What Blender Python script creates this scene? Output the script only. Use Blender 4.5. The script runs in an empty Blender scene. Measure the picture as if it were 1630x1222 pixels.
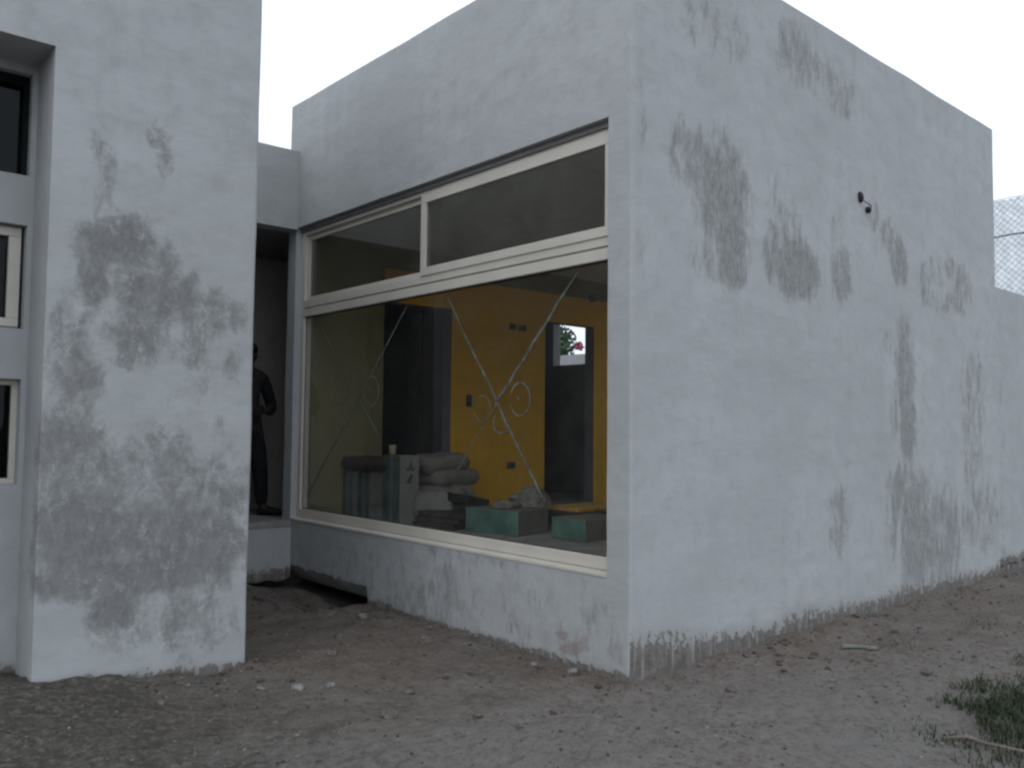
import bpy, bmesh, math, random
from mathutils import Vector, Matrix, noise
import numpy as np

random.seed(7)
rng = np.random.default_rng(7)
S = bpy.context.scene
COL = S.collection

# ------------------------------------------------------------------ camera
CAM = Vector((-3.6998, -3.2017, 1.40))
yaw, pit, rol = math.radians(48.765), math.radians(3.016), math.radians(0.608)
fw = Vector((math.cos(yaw) * math.cos(pit), math.sin(yaw) * math.cos(pit), math.sin(pit)))
rt = Vector((math.sin(yaw), -math.cos(yaw), 0))
up = rt.cross(fw)
r2 = math.cos(rol) * rt + math.sin(rol) * up
u2 = -math.sin(rol) * rt + math.cos(rol) * up
cam = bpy.data.cameras.new('camera')
cam.sensor_fit = 'HORIZONTAL'; cam.sensor_width = 36; cam.lens = 30.245
cam.clip_start = 0.05; cam.clip_end = 2000
cam_o = bpy.data.objects.new('camera', cam); COL.objects.link(cam_o)
m = Matrix((r2, u2, -fw)).transposed().to_4x4(); m.translation = CAM
cam_o.matrix_world = m
S.camera = cam_o

# ------------------------------------------------------------------ sky and sun (overcast dusk)
SUN_EL, SUN_AZ = math.radians(40), math.radians(198)      # azimuth measured in world XY from +X
w = bpy.data.worlds.new('World'); S.world = w; w.use_nodes = True
nt = w.node_tree; nt.nodes.clear()
out = nt.nodes.new('ShaderNodeOutputWorld'); bg = nt.nodes.new('ShaderNodeBackground')
sky = nt.nodes.new('ShaderNodeTexSky'); sky.sky_type = 'NISHITA'; sky.sun_disc = False
sky.sun_elevation = SUN_EL; sky.sun_rotation = math.radians(90) - SUN_AZ
sky.dust_density = 4.0; sky.air_density = 1.5
hs = nt.nodes.new('ShaderNodeHueSaturation'); hs.inputs['Saturation'].default_value = 0.35
mixc = nt.nodes.new('ShaderNodeMix'); mixc.data_type = 'RGBA'
mixc.inputs[0].default_value = 0.88                        # an even cloud deck over most of the clear sky
mixc.inputs[7].default_value = (9.05, 10.1, 11.45, 1)
nt.links.new(sky.outputs[0], hs.inputs['Color']); nt.links.new(hs.outputs[0], mixc.inputs[6])
nt.links.new(mixc.outputs[2], bg.inputs['Color']); bg.inputs['Strength'].default_value = 0.12
nt.links.new(bg.outputs[0], out.inputs[0])
sl = bpy.data.lights.new('sun', 'SUN'); sl.energy = 0.2; sl.angle = math.radians(40); sl.color = (0.97, 0.98, 1.0)
so = bpy.data.objects.new('sun', sl); COL.objects.link(so)
sd = Vector((math.cos(SUN_EL) * math.cos(SUN_AZ), math.cos(SUN_EL) * math.sin(SUN_AZ), math.sin(SUN_EL)))
so.rotation_euler = sd.to_track_quat('Z', 'Y').to_euler(); so.location = (-12, -4, 10)
S.view_settings.view_transform = 'Standard'; S.view_settings.look = 'None'
S.view_settings.gamma = 1; S.view_settings.use_curve_mapping = False
S.view_settings.exposure = 0.12
S.render.engine = 'CYCLES'
S.cycles.use_denoising = True; S.cycles.use_adaptive_sampling = True; S.cycles.adaptive_threshold = 0.02; S.cycles.max_bounces = 9; S.cycles.diffuse_bounces = 4
S.cycles.transparent_max_bounces = 16; S.cycles.filter_width = 2.4

# ------------------------------------------------------------------ helpers
def link(o, parent=None):
    COL.objects.link(o)
    if parent: o.parent = parent
    return o

def obj(name, bm, mat, parent=None, smooth=False):
    me = bpy.data.meshes.new(name); bm.to_mesh(me); bm.free()
    for mm in (mat if isinstance(mat, (list, tuple)) else [mat]): me.materials.append(mm)
    if smooth:
        me.polygons.foreach_set('use_smooth', [True] * len(me.polygons))
    return link(bpy.data.objects.new(name, me), parent)

def pyobj(name, v, f, mat, parent=None, smooth=False):
    me = bpy.data.meshes.new(name); me.from_pydata([tuple(p) for p in v], [], [tuple(p) for p in f]); me.update()
    me.materials.append(mat)
    if smooth: me.polygons.foreach_set('use_smooth', [True] * len(me.polygons))
    return link(bpy.data.objects.new(name, me), parent)

def tag(o, label=None, cat=None, group=None, kind=None):
    if label: o['label'] = label
    if cat: o['category'] = cat
    if group: o['group'] = group
    if kind: o['kind'] = kind
    return o

def thing(name, loc, label, cat, group=None, rz=0):
    o = bpy.data.objects.new(name, None); o.empty_display_size = 0.1
    link(o); o.location = loc; o.rotation_euler = (0, 0, rz)
    return tag(o, label, cat, group)

def box(bm, x0, x1, y0, y1, z0, z1, bev=0.0, rot=None):
    r = bmesh.ops.create_cube(bm, size=1.0); vs = r['verts']
    for v in vs:
        v.co = Vector(((x0 + x1) / 2 + v.co.x * (x1 - x0), (y0 + y1) / 2 + v.co.y * (y1 - y0), (z0 + z1) / 2 + v.co.z * (z1 - z0)))
    if bev > 0:
        es = list({e for v in vs for e in v.link_edges})
        b = bmesh.ops.bevel(bm, geom=es, offset=bev, segments=2, affect='EDGES', profile=0.6)
        vs = b['verts']
    if rot is not None:
        bmesh.ops.transform(bm, matrix=rot, verts=list(vs))
    return vs

def boxobj(name, dims, mat, parent=None, bev=0.004):
    bm = bmesh.new(); box(bm, *dims, bev=bev); return obj(name, bm, mat, parent)

def tube(bm, pts, r, n=8, cap=True, radii=None):
    rings = []
    P = [Vector(p) for p in pts]
    for i, p in enumerate(P):
        t = (P[min(i + 1, len(P) - 1)] - P[max(i - 1, 0)]).normalized()
        a = t.cross(Vector((0, 0, 1)))
        if a.length < 1e-3: a = t.cross(Vector((1, 0, 0)))
        a.normalize(); b = t.cross(a)
        rr = radii[i] if radii else r
        rings.append([bm.verts.new(p + (a * math.cos(k * 2 * math.pi / n) + b * math.sin(k * 2 * math.pi / n)) * rr) for k in range(n)])
    for A, B in zip(rings, rings[1:]):
        for k in range(n): bm.faces.new((A[k], A[(k + 1) % n], B[(k + 1) % n], B[k]))
    if cap:
        bm.faces.new(rings[0][::-1]); bm.faces.new(rings[-1])

def fbm(x, y, z, o=4): return noise.fractal(Vector((x, y, z)), 1.0, 2.0, o)
def sstep(a, b, x):
    t = max(0.0, min(1.0, (x - a) / (b - a))); return t * t * (3 - 2 * t)

# ------------------------------------------------------------------ materials
class N:
    def __init__(s, name):
        s.m = bpy.data.materials.new(name); s.m.use_nodes = True
        s.t = s.m.node_tree; s.b = s.t.nodes['Principled BSDF']; s.o = s.t.nodes['Material Output']
        s.tc = None
    def n(s, ty, **k):
        nd = s.t.nodes.new(ty)
        for a, v in k.items(): setattr(nd, a, v)
        return nd
    def l(s, a, b): s.t.links.new(a, b)
    def co(s, scale=(1, 1, 1), loc=(0, 0, 0)):
        if not s.tc: s.tc = s.n('ShaderNodeTexCoord')
        mp = s.n('ShaderNodeMapping'); mp.inputs['Scale'].default_value = scale; mp.inputs['Location'].default_value = loc
        s.l(s.tc.outputs['Object'], mp.inputs['Vector']); return mp.outputs[0]
    def noise(s, scale, detail=4, rough=0.55, stretch=(1, 1, 1), loc=(0, 0, 0), dist=0.0):
        nd = s.n('ShaderNodeTexNoise'); nd.inputs['Scale'].default_value = scale; nd.inputs['Detail'].default_value = detail
        nd.inputs['Roughness'].default_value = rough; nd.inputs['Distortion'].default_value = dist
        s.l(s.co(stretch, loc), nd.inputs['Vector']); return nd.outputs['Fac']
    def ramp(s, fac, a, b, lo=0.0, hi=1.0, smooth=True):
        nd = s.n('ShaderNodeMapRange'); nd.interpolation_type = 'SMOOTHSTEP' if smooth else 'LINEAR'
        for i, v in enumerate((a, b, lo, hi)): nd.inputs[i + 1].default_value = v
        s.l(fac, nd.inputs[0]); return nd.outputs[0]
    def math(s, op, a, b=None, c=None):
        nd = s.n('ShaderNodeMath', operation=op)
        for i, v in enumerate((a, b, c)):
            if v is None: continue
            if isinstance(v, (int, float)): nd.inputs[i].default_value = v
            else: s.l(v, nd.inputs[i])
        return nd.outputs[0]
    def mix(s, fac, a, b, blend='MIX'):
        nd = s.n('ShaderNodeMix', data_type='RGBA', blend_type=blend)
        for i, v in ((0, fac), (6, a), (7, b)):
            if isinstance(v, (int, float)): nd.inputs[i].default_value = v
            elif isinstance(v, tuple): nd.inputs[i].default_value = (*v, 1)
            else: s.l(v, nd.inputs[i])
        return nd.outputs[2]
    def attr(s, name):
        nd = s.n('ShaderNodeAttribute'); nd.attribute_name = name; return nd
    def bump(s, h, strength=0.3, dist=0.01, prev=None):
        nd = s.n('ShaderNodeBump'); nd.inputs['Strength'].default_value = strength; nd.inputs['Distance'].default_value = dist
        s.l(h, nd.inputs['Height'])
        if prev is not None: s.l(prev, nd.inputs['Normal'])
        s.l(nd.outputs[0], s.b.inputs['Normal']); return nd.outputs[0]
    def set(s, color=None, rough=None, spec=None, metal=None):
        if color is not None:
            if isinstance(color, tuple): s.b.inputs['Base Color'].default_value = (*color, 1)
            else: s.l(color, s.b.inputs['Base Color'])
        if rough is not None:
            if isinstance(rough, (int, float)): s.b.inputs['Roughness'].default_value = rough
            else: s.l(rough, s.b.inputs['Roughness'])
        if spec is not None: s.b.inputs['Specular IOR Level'].default_value = spec
        if metal is not None: s.b.inputs['Metallic'].default_value = metal
        return s.m

def simple(name, c, rough=0.7, var=0.25, scale=12, spec=0.3, bump=0.15, bscale=60):
    a = N(name)
    f = a.noise(scale, 5, 0.6)
    col = a.mix(a.ramp(f, 0.3, 0.7), tuple(v * (1 - var) for v in c), tuple(min(1, v * (1 + var)) for v in c))
    a.bump(a.noise(bscale, 3), bump, 0.004)
    return a.set(col, rough, spec)

def plaster(name, base=(0.405, 0.410, 0.408), dampc=(0.195, 0.193, 0.187), stained=True):
    a = N(name)
    big = a.noise(0.9, 3, 0.6); mid = a.noise(7, 4, 0.65); fine = a.noise(90, 2, 0.6)
    c = a.mix(a.ramp(big, 0.3, 0.7), tuple(v * 0.93 for v in base), tuple(v * 1.05 for v in base))
    c = a.mix(a.ramp(mid, 0.42, 0.75), c, tuple(v * 0.9 for v in base))
    # faint rain runs everywhere
    run = a.noise(1.0, 4, 0.6, stretch=(6, 6, 0.35), loc=(3, 1, 0))
    c = a.mix(a.ramp(run, 0.52, 0.8, 0, 0.32), c, tuple(v * 0.75 for v in base))
    fac = None
    if stained:
        at = a.attr('stain'); sp = a.n('ShaderNodeSeparateColor'); a.l(at.outputs['Color'], sp.inputs[0])
        dm, st, br = sp.outputs
        so_ = at.outputs['Alpha']
        n1 = a.noise(7.5, 6, 0.72, stretch=(1, 1, 0.75), dist=0.4); n2 = a.noise(34, 3, 0.7, stretch=(1, 1, 0.6))
        s1 = a.noise(9, 5, 0.68, stretch=(1.3, 1.3, 0.5), dist=0.3); s2 = a.noise(38, 2, 0.7, stretch=(1.2, 1.2, 0.3))
        v1 = a.math('ADD', a.math('MULTIPLY_ADD', a.math('SUBTRACT', n1, 0.5), 2.2, dm), a.math('MULTIPLY', a.math('SUBTRACT', n2, 0.5), 0.9))
        fl = a.math('MULTIPLY', a.ramp(a.noise(17, 6, 0.82, stretch=(1, 1, 0.75), loc=(4, 2, 7)), 0.50, 0.64, 0, 0.75), a.ramp(a.noise(2.6, 4, 0.65, loc=(9, 1, 2)), 0.40, 0.58))     # flakes of paint still holding
        f1 = a.math('MULTIPLY', a.math('MULTIPLY', a.ramp(v1, 0.12, 0.92), a.ramp(dm, 0.02, 0.3)), a.math('SUBTRACT', 1.0, fl))
        v2 = a.math('ADD', a.math('MULTIPLY_ADD', a.math('SUBTRACT', s1, 0.5), 2.1, st), a.math('MULTIPLY', a.math('SUBTRACT', s2, 0.5), 1.0))
        f2 = a.math('MULTIPLY', a.math('MULTIPLY', a.ramp(v2, 0.2, 0.9), a.ramp(st, 0.02, 0.3)), a.ramp(s2, 0.64, 0.40, 0.55, 1.0))
        fac = a.math('MAXIMUM', f1, f2)
        dcol = a.mix(a.ramp(n2, 0.3, 0.7), tuple(v * 0.85 for v in dampc), tuple(v * 1.2 for v in dampc))
        c = a.mix(a.math('MULTIPLY', a.math('MAXIMUM', a.math('MULTIPLY', f1, 1.0), a.math('MULTIPLY', f2, 0.92)), 0.95), c, dcol)
        bf = a.math('MULTIPLY', a.ramp(a.math('ADD', br, a.math('SUBTRACT', n2, 0.5)), 0.35, 0.6), a.ramp(br, 0.05, 0.2))
        c = a.mix(a.math('MULTIPLY', bf, 0.4), c, (0.22, 0.135, 0.105))
        n3 = a.noise(16, 5, 0.7); dr = a.noise(1.0, 4, 0.7, stretch=(15, 15, 1.0), dist=0.25); dr2 = a.noise(1.0, 3, 0.7, stretch=(42, 42, 2.2), dist=0.2)
        v3 = a.math('ADD', a.math('ADD', so_, a.math('MULTIPLY', a.math('SUBTRACT', n3, 0.5), 1.6)), a.math('MULTIPLY', a.math('SUBTRACT', n2, 0.5), 0.45))
        rawf = a.math('MULTIPLY', a.ramp(v3, 0.46, 0.58), a.ramp(so_, 0.02, 0.18))
        rc = a.mix(a.ramp(n3, 0.35, 0.65), (0.05, 0.044, 0.039), (0.17, 0.155, 0.14))
        drip = a.math('MULTIPLY', a.math('MAXIMUM', a.ramp(dr, 0.53, 0.62), a.ramp(dr2, 0.58, 0.68)), a.ramp(a.noise(1.9, 3, 0.6, loc=(2, 5, 1)), 0.40, 0.56))
        drip = a.math('MULTIPLY', drip, a.ramp(a.math('ADD', so_, a.math('MULTIPLY', a.math('SUBTRACT', dr, 0.5), -0.8)), 0.98, 0.7))     # runs of paint over the bare band
        rawf = a.math('MULTIPLY', rawf, a.math('SUBTRACT', 1.0, a.math('MULTIPLY', drip, 0.9)))
        c = a.mix(a.math('MULTIPLY', rawf, 0.92), c, rc)
        mud = a.math('MULTIPLY', a.ramp(a.math('ADD', so_, a.math('MULTIPLY', a.math('SUBTRACT', big, 0.5), 0.6)), 0.05, 0.7, 0, 0.35), 1.0)
        c = a.mix(mud, c, (0.19, 0.165, 0.14))
        fac = a.math('MAXIMUM', fac, rawf)
    nb = a.bump(a.noise(2.4, 3, 0.5, stretch=(1, 1, 1.6)), 0.5, 0.03)
    nb = a.bump(mid, 0.4, 0.009, nb)
    nb = a.bump(fine, 0.22, 0.004, nb)
    if fac is not None:
        a.bump(a.math('SUBTRACT', 1.0, fac), 0.5, 0.005, nb)
    return a.set(c, 0.92, 0.2)

M = {}
M['plaster'] = plaster('white_painted_plaster')
M['plaster_plain'] = plaster('white_painted_plaster_clean', stained=False)
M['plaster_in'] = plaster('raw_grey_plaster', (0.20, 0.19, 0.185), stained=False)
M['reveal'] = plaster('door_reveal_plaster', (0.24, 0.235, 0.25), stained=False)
M['ceiling'] = plaster('ceiling_plaster', (0.72, 0.72, 0.69), stained=False)
M['leaf_door'] = simple('dark_door_leaf', (0.045, 0.043, 0.045), 0.7)
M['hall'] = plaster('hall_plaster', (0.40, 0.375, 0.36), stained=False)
M['roof'] = simple('roof_screed', (0.3, 0.3, 0.3), 0.9)
M['yellow'] = plaster('ochre_wall_paint', (0.88, 0.50, 0.045), stained=False)
M['cream'] = plaster('cream_wall_paint', (0.25, 0.225, 0.125), stained=False)
M['floor'] = simple('cement_floor', (0.24, 0.24, 0.225), 0.75, 0.2, 5)
M['frame'] = simple('cream_window_frame', (0.55, 0.51, 0.445), 0.45, 0.05, 3, 0.4, 0.05)
M['head_shade'] = simple('shaded_frame_head', (0.20, 0.19, 0.185), 0.6, .1)  # darker frame colour, shade of the head bar painted in
M['gasket'] = simple('black_gasket', (0.02, 0.02, 0.02), 0.6)
M['black'] = simple('black_plastic', (0.02, 0.022, 0.025), 0.5)
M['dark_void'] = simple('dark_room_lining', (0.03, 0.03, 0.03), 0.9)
M['paintmark'] = simple('washed_chalk_paint', (0.11, 0.124, 0.11), 0.9, 0.5, 30)

def foundation_mat():
    a = N('cement_base_with_paint_drips')
    n = a.noise(14, 6, 0.7); c = a.mix(a.ramp(n, 0.3, 0.7), (0.10, 0.092, 0.085), (0.22, 0.205, 0.19))
    d = a.noise(1.0, 3, 0.6, stretch=(26, 26, 1.6)); d2 = a.noise(1.0, 3, 0.6, stretch=(75, 75, 3))
    f = a.math('MAXIMUM', a.ramp(d, 0.55, 0.66), a.ramp(d2, 0.62, 0.72))
    f = a.math('MULTIPLY', f, a.ramp(a.noise(2.2, 3), 0.42, 0.56))
    c = a.mix(a.math('MULTIPLY', f, 0.9), c, (0.36, 0.36, 0.36))
    a.bump(n, 0.8, 0.02)
    return a.set(c, 0.95, 0.15)
M['foundation'] = foundation_mat()

def glass_mat(name, tint=(0.985, 0.99, 0.985), d0=0.003, d1=0.025, ior=1.45):
    a = N(name); a.t.nodes.remove(a.b)
    ge = a.n('ShaderNodeNewGeometry'); fr = a.n('ShaderNodeFresnel')
    a.l(a.ramp(ge.outputs['Backfacing'], 0, 1, ior, 1 / ior, False), fr.inputs['IOR'])   # both faces of the sheet reflect alike
    tr = a.n('ShaderNodeBsdfTransparent'); tr.inputs[0].default_value = (*tint, 1)
    gl = a.n('ShaderNodeBsdfGlossy'); gl.inputs['Roughness'].default_value = 0.02; gl.inputs[0].default_value = (1, 1, 1, 1)
    df = a.n('ShaderNodeBsdfDiffuse'); df.inputs[0].default_value = (0.35, 0.34, 0.31, 1)
    dust = a.ramp(a.noise(3, 6, 0.7), 0.35, 0.8, d0, d1)
    mx = a.n('ShaderNodeMixShader'); a.l(dust, mx.inputs[0]); a.l(tr.outputs[0], mx.inputs[1]); a.l(df.outputs[0], mx.inputs[2])
    m2 = a.n('ShaderNodeMixShader'); a.l(fr.outputs[0], m2.inputs[0]); a.l(mx.outputs[0], m2.inputs[1]); a.l(gl.outputs[0], m2.inputs[2])
    a.l(m2.outputs[0], a.o.inputs[0]); return a.m
M['glass'] = glass_mat('dusty_window_glass')
M['glass_grey'] = glass_mat('grey_tinted_glass', (0.80, 0.82, 0.80), 0.04, 0.09)
M['glass_dark'] = glass_mat('small_window_glass', (0.5, 0.55, 0.55), 0.0, 0.004, 1.22)

def ground_mat():
    a = N('dry_dirt')
    b = a.noise(0.55, 5, 0.6, dist=0.6); c1 = a.noise(3.2, 7, 0.7); f = a.noise(26, 6, 0.75); ff = a.noise(140, 3, 0.7)
    c = a.mix(a.ramp(b, 0.35, 0.65), (0.136, 0.101, 0.080), (0.130, 0.114, 0.099))
    c = a.mix(a.ramp(c1, 0.4, 0.72), c, (0.17, 0.152, 0.135))
    c = a.mix(a.ramp(c1, 0.5, 0.25, 0, 0.75), c, (0.085, 0.068, 0.056))
    c = a.mix(a.ramp(f, 0.4, 0.75, 0, 0.7), c, (0.20, 0.178, 0.16))
    c = a.mix(a.ramp(f, 0.48, 0.25, 0, 0.8), c, (0.065, 0.053, 0.045))
    c = a.mix(a.ramp(ff, 0.62, 0.75, 0, 0.6), c, (0.33, 0.31, 0.29))
    sx = a.n('ShaderNodeSeparateXYZ'); a.l(a.tc.outputs['Object'], sx.inputs[0])
    t_ = a.math('ADD', a.math('MULTIPLY_ADD', sx.outputs[0], 0.3, sx.outputs[1]), a.math('MULTIPLY', a.math('SUBTRACT', b, 0.5), 2.2))
    gfac = a.ramp(t_, 0.15, -0.45, 0, 0.6)                 # crushed grey gravel spread in front of the house
    c = a.mix(a.math('MULTIPLY', gfac, a.ramp(f, 0.3, 0.6)), c, (0.190, 0.180, 0.168))
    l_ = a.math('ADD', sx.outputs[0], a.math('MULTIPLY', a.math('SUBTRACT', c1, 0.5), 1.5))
    c = a.mix(a.math('MULTIPLY', a.ramp(l_, -1.3, -2.6, 0, 0.85), a.ramp(f, 0.72, 0.38)), c, (0.058, 0.055, 0.046))   # ground gets darker towards the left
    vo = a.n('ShaderNodeTexVoronoi'); vo.inputs['Scale'].default_value = 55; a.l(a.co(), vo.inputs['Vector'])
    nb = a.bump(c1, 0.5, 0.05); nb = a.bump(f, 0.75, 0.02, nb)
    nb = a.bump(a.ramp(vo.outputs['Distance'], 0.0, 0.6, 1, 0), 0.35, 0.008, nb)
    a.bump(ff, 0.4, 0.004, nb)
    return a.set(c, 0.97, 0.1)
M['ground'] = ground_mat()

def tint_mat(name, lo, hi, rough=0.9):
    a = N(name); at = a.attr('tint')
    c = a.mix(at.outputs['Fac'], lo, hi)
    c = a.mix(a.ramp(a.noise(60, 4), 0.3, 0.7, 0, 0.4), c, tuple(v * 0.5 for v in lo))
    a.bump(a.noise(120, 3), 0.3, 0.003)
    return a.set(c, rough, 0.15)
M['gravel'] = tint_mat('loose_gravel', (0.07, 0.058, 0.05), (0.27, 0.25, 0.23))
M['clods'] = tint_mat('dirt_clods', (0.075, 0.062, 0.052), (0.2, 0.175, 0.155))

def leaf_mat(name, lo, hi):
    a = N(name); at = a.attr('tint'); c = a.mix(at.outputs['Fac'], lo, hi)
    a.b.inputs['Transmission Weight'].default_value = 0.0
    return a.set(c, 0.7, 0.2)
M['grass'] = leaf_mat('dark_grass', (0.010, 0.022, 0.009), (0.045, 0.058, 0.022))
M['leaf'] = leaf_mat('tree_leaf', (0.02, 0.05, 0.025), (0.06, 0.12, 0.05))
M['blossom'] = leaf_mat('pink_blossom', (0.35, 0.06, 0.09), (0.5, 0.15, 0.18))
M['bark'] = simple('bark', (0.10, 0.08, 0.06), 0.9, 0.4, 20)

# ------------------------------------------------------------------ ground
def gh(x, y):
    z = 0.0
    z += 0.12 * sstep(-1.65, -2.7, x) * math.exp(-((y - 1.55) / 0.9) ** 2)
    z += 0.10 * sstep(2.4, 4.1, y) * sstep(1.0, 0.0, x)
    if x < 0.6 and 2.5 < y < 4.3:
        z -= 0.15 * sstep(2.70, 2.82, y) * sstep(-0.7, -0.12, x)
    d = max(abs(x), abs(y))
    amp = sstep(60, 12, d)
    z += amp * (0.022 * fbm(x * 0.9, y * 0.9, 0.3, 3) + 0.016 * fbm(x * 5, y * 5, 1.7, 4) + 0.009 * fbm(x * 21, y * 21, 5.1, 3))
    # spoil left against the walls
    if -0.4 < y < 0.2 and x > 0: z += 0.065 * sstep(-0.36, -0.02, y) * sstep(0.25, 0.8, x) * max(0, 0.55 + 0.9 * noise.noise(Vector((x * 2.3, 0, 2))))
    if abs(y - 1.5) < 0.25 and -4.5 < x < -1.4: z += 0.03 * sstep(1.3, 1.6, y) * (0.6 + noise.noise(Vector((x * 6, 0, 9))))
    return z - (0.02 if (x > 0.05 and y > 0.05 and y < 4.2 and x < 5.4) else 0)

def axis(a, b, step, far=420):
    c = list(np.arange(a, b + 1e-6, step)); s = step
    p = b
    while p < far: s *= 1.22; p += s; c.append(p)
    s = step; p = a; pre = []
    while p > -far: s *= 1.22; p -= s; pre.append(p)
    return pre[::-1] + c
gx, gy = axis(-4.0, 3.4, 0.03), axis(-2.6, 4.4, 0.03)
gv = [(x, y, gh(x, y)) for y in gy for x in gx]
nx = len(gx)
gf = [(j * nx + i, j * nx + i + 1, (j + 1) * nx + i + 1, (j + 1) * nx + i) for j in range(len(gy) - 1) for i in range(nx - 1)]
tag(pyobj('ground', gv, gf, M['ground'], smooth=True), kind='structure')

# ------------------------------------------------------------------ house
RIGHT_STAINS = [(0.68, 3.94, 0.21, 0.17, 0.4), (0.99, 4.01, 0.21, 0.22, 0.35), (1.75, 4.1, 0.27, 0.22, 0.6), (1.97, 4.0, 0.24, 0.17, 0.55), (2.38, 3.99, 0.26, 0.21, 0.5), (3.73, 3.97, 0.27, 0.17, 0.15), (0.43, 3.09, 0.09, 0.24, 0.5), (0.61, 3.06, 0.17, 0.21, 0.65), (0.88, 2.91, 0.28, 0.38, 0.8), (0.98, 2.56, 0.18, 0.26, 0.95), (0.74, 2.49, 0.17, 0.17, 0.5), (1.5, 3.03, 0.15, 0.23, 0.3), (1.66, 2.75, 0.19, 0.32, 0.5), (1.46, 2.63, 0.13, 0.23, 0.65), (1.76, 2.54, 0.3, 0.21, 1), (2.36, 2.95, 0.14, 0.25, 0.3), (2.4, 2.58, 0.16, 0.23, 0.7), (2.94, 3.14, 0.11, 0.13, 0.5), (3.14, 3.0, 0.13, 0.15, 0.6), (3.36, 2.8, 0.15, 0.21, 0.75), (4.0, 2.86, 0.22, 0.09, 0.42), (4.4, 2.9, 0.25, 0.1, 0.5), (3.82, 2.70, 0.15, 0.17, 0.5), (4.62, 2.76, 0.2, 0.2, 0.6), (4.05, 2.56, 0.28, 0.1, 0.5), (4.45, 2.58, 0.26, 0.11, 0.6), (4.25, 2.7, 0.2, 0.12, 0.25), (0.08, 3.2, 0.05, 0.23, 0.4), (0.08, 2.43, 0.05, 0.19, 0.35), (2.3, 2.14, 0.18, 0.29, 0.15), (3.43, 1.87, 0.18, 0.49, 0.7), (3.48, 1.45, 0.15, 0.33, 0.75), (3.15, 2.13, 0.12, 0.11, 0.4), (3.25, 1.55, 0.11, 0.16, 0.5), (4.85, 1.7, 0.29, 0.55, 0.45), (4.83, 1.17, 0.25, 0.37, 0.45), (3.4, 0.88, 0.32, 0.29, 0.65), (3.62, 0.56, 0.33, 0.49, 0.8), (4.11, 0.47, 0.42, 0.45, 0.65), (4.96, 0.64, 0.42, 0.37, 0.5), (3.17, 0.6, 0.14, 0.21, 0.5), (2.32, 0.75, 0.16, 0.24, 0.55), (1.92, 0.68, 0.37, 0.14, 0.2)]
LEFT_STAINS = [(-2.42, 2.93, 0.03, 0.07, 0.5), (-2.37, 2.79, 0.06, 0.11, 0.5), (-2.36, 2.62, 0.05, 0.16, 0.45), (-2.1, 3.01, 0.08, 0.09, 0.55), (-2.05, 2.87, 0.05, 0.1, 0.45), (-2.28, 2.38, 0.21, 0.14, 0.95), (-2.4, 2.21, 0.07, 0.24, 1), (-2.16, 2.24, 0.2, 0.25, 0.75), (-2.09, 2.11, 0.16, 0.15, 0.85), (-1.9, 2.1, 0.07, 0.15, 0.8), (-1.71, 2.05, 0.16, 0.15, 0.5), (-2.51, 1.87, 0.08, 0.2, 0.65), (-2.16, 1.87, 0.18, 0.16, 0.8), (-2.47, 1.65, 0.13, 0.2, 0.75), (-1.89, 1.82, 0.15, 0.11, 0.5), (-1.63, 1.76, 0.06, 0.12, 0.45), (-2.49, 1.26, 0.16, 0.27, 0.8), (-2.27, 1.12, 0.2, 0.21, 0.6), (-2.0, 1.08, 0.26, 0.29, 0.6), (-1.72, 1.04, 0.2, 0.22, 0.6), (-2.38, 0.83, 0.26, 0.24, 1), (-2.03, 0.77, 0.41, 0.21, 0.9), (-1.73, 0.73, 0.2, 0.26, 0.85), (-2.12, 0.6, 0.55, 0.12, 0.95), (-2.24, 0.43, 0.13, 0.14, 0.9), (-2.02, 0.37, 0.29, 0.14, 0.5), (-1.77, 0.26, 0.23, 0.18, 0.4), (-2.13, 0.28, 0.21, 0.1, 0.35), (-1.81, 1.5, 0.23, 0.37, 0.2)]
SILL_STAINS = [(1.6, 0.2, 2.6, 0.36, 0.3), (1.49, 0.53, 0.61, 0.06, 0.5), (1.92, 0.14, 0.46, 0.19, 0.6), (2.25, 0.13, 0.3, 0.15, 0.5), (1.67, 0.33, 0.16, 0.16, 0.55), (1.21, 0.13, 0.39, 0.09, 0.3), (0.51, 0.64, 0.27, 0.04, 0.2)]
BRICK_STAINS = [(0.54, 0.16, 0.06, 0.02, 0.9), (0.41, 0.14, 0.13, 0.02, 1), (0.35, 0.17, 0.02, 0.06, 1), (0.48, 0.08, 0.08, 0.02, 0.8), (0.79, 0.16, 0.12, 0.02, 0.4)]

def patches(lst, u, z):
    best = 0.0
    for cu, cz, ru, rz, s in lst:
        du = (u - cu) / (ru * 1.12); dz = (z - cz) / (rz * 1.08)
        if abs(du) > 1.6 or abs(dz) > 1.6: continue
        d = math.sqrt(du * du + dz * dz)
        best = max(best, s * (1 - sstep(0.45, 1.5, d)))
    return best

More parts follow.
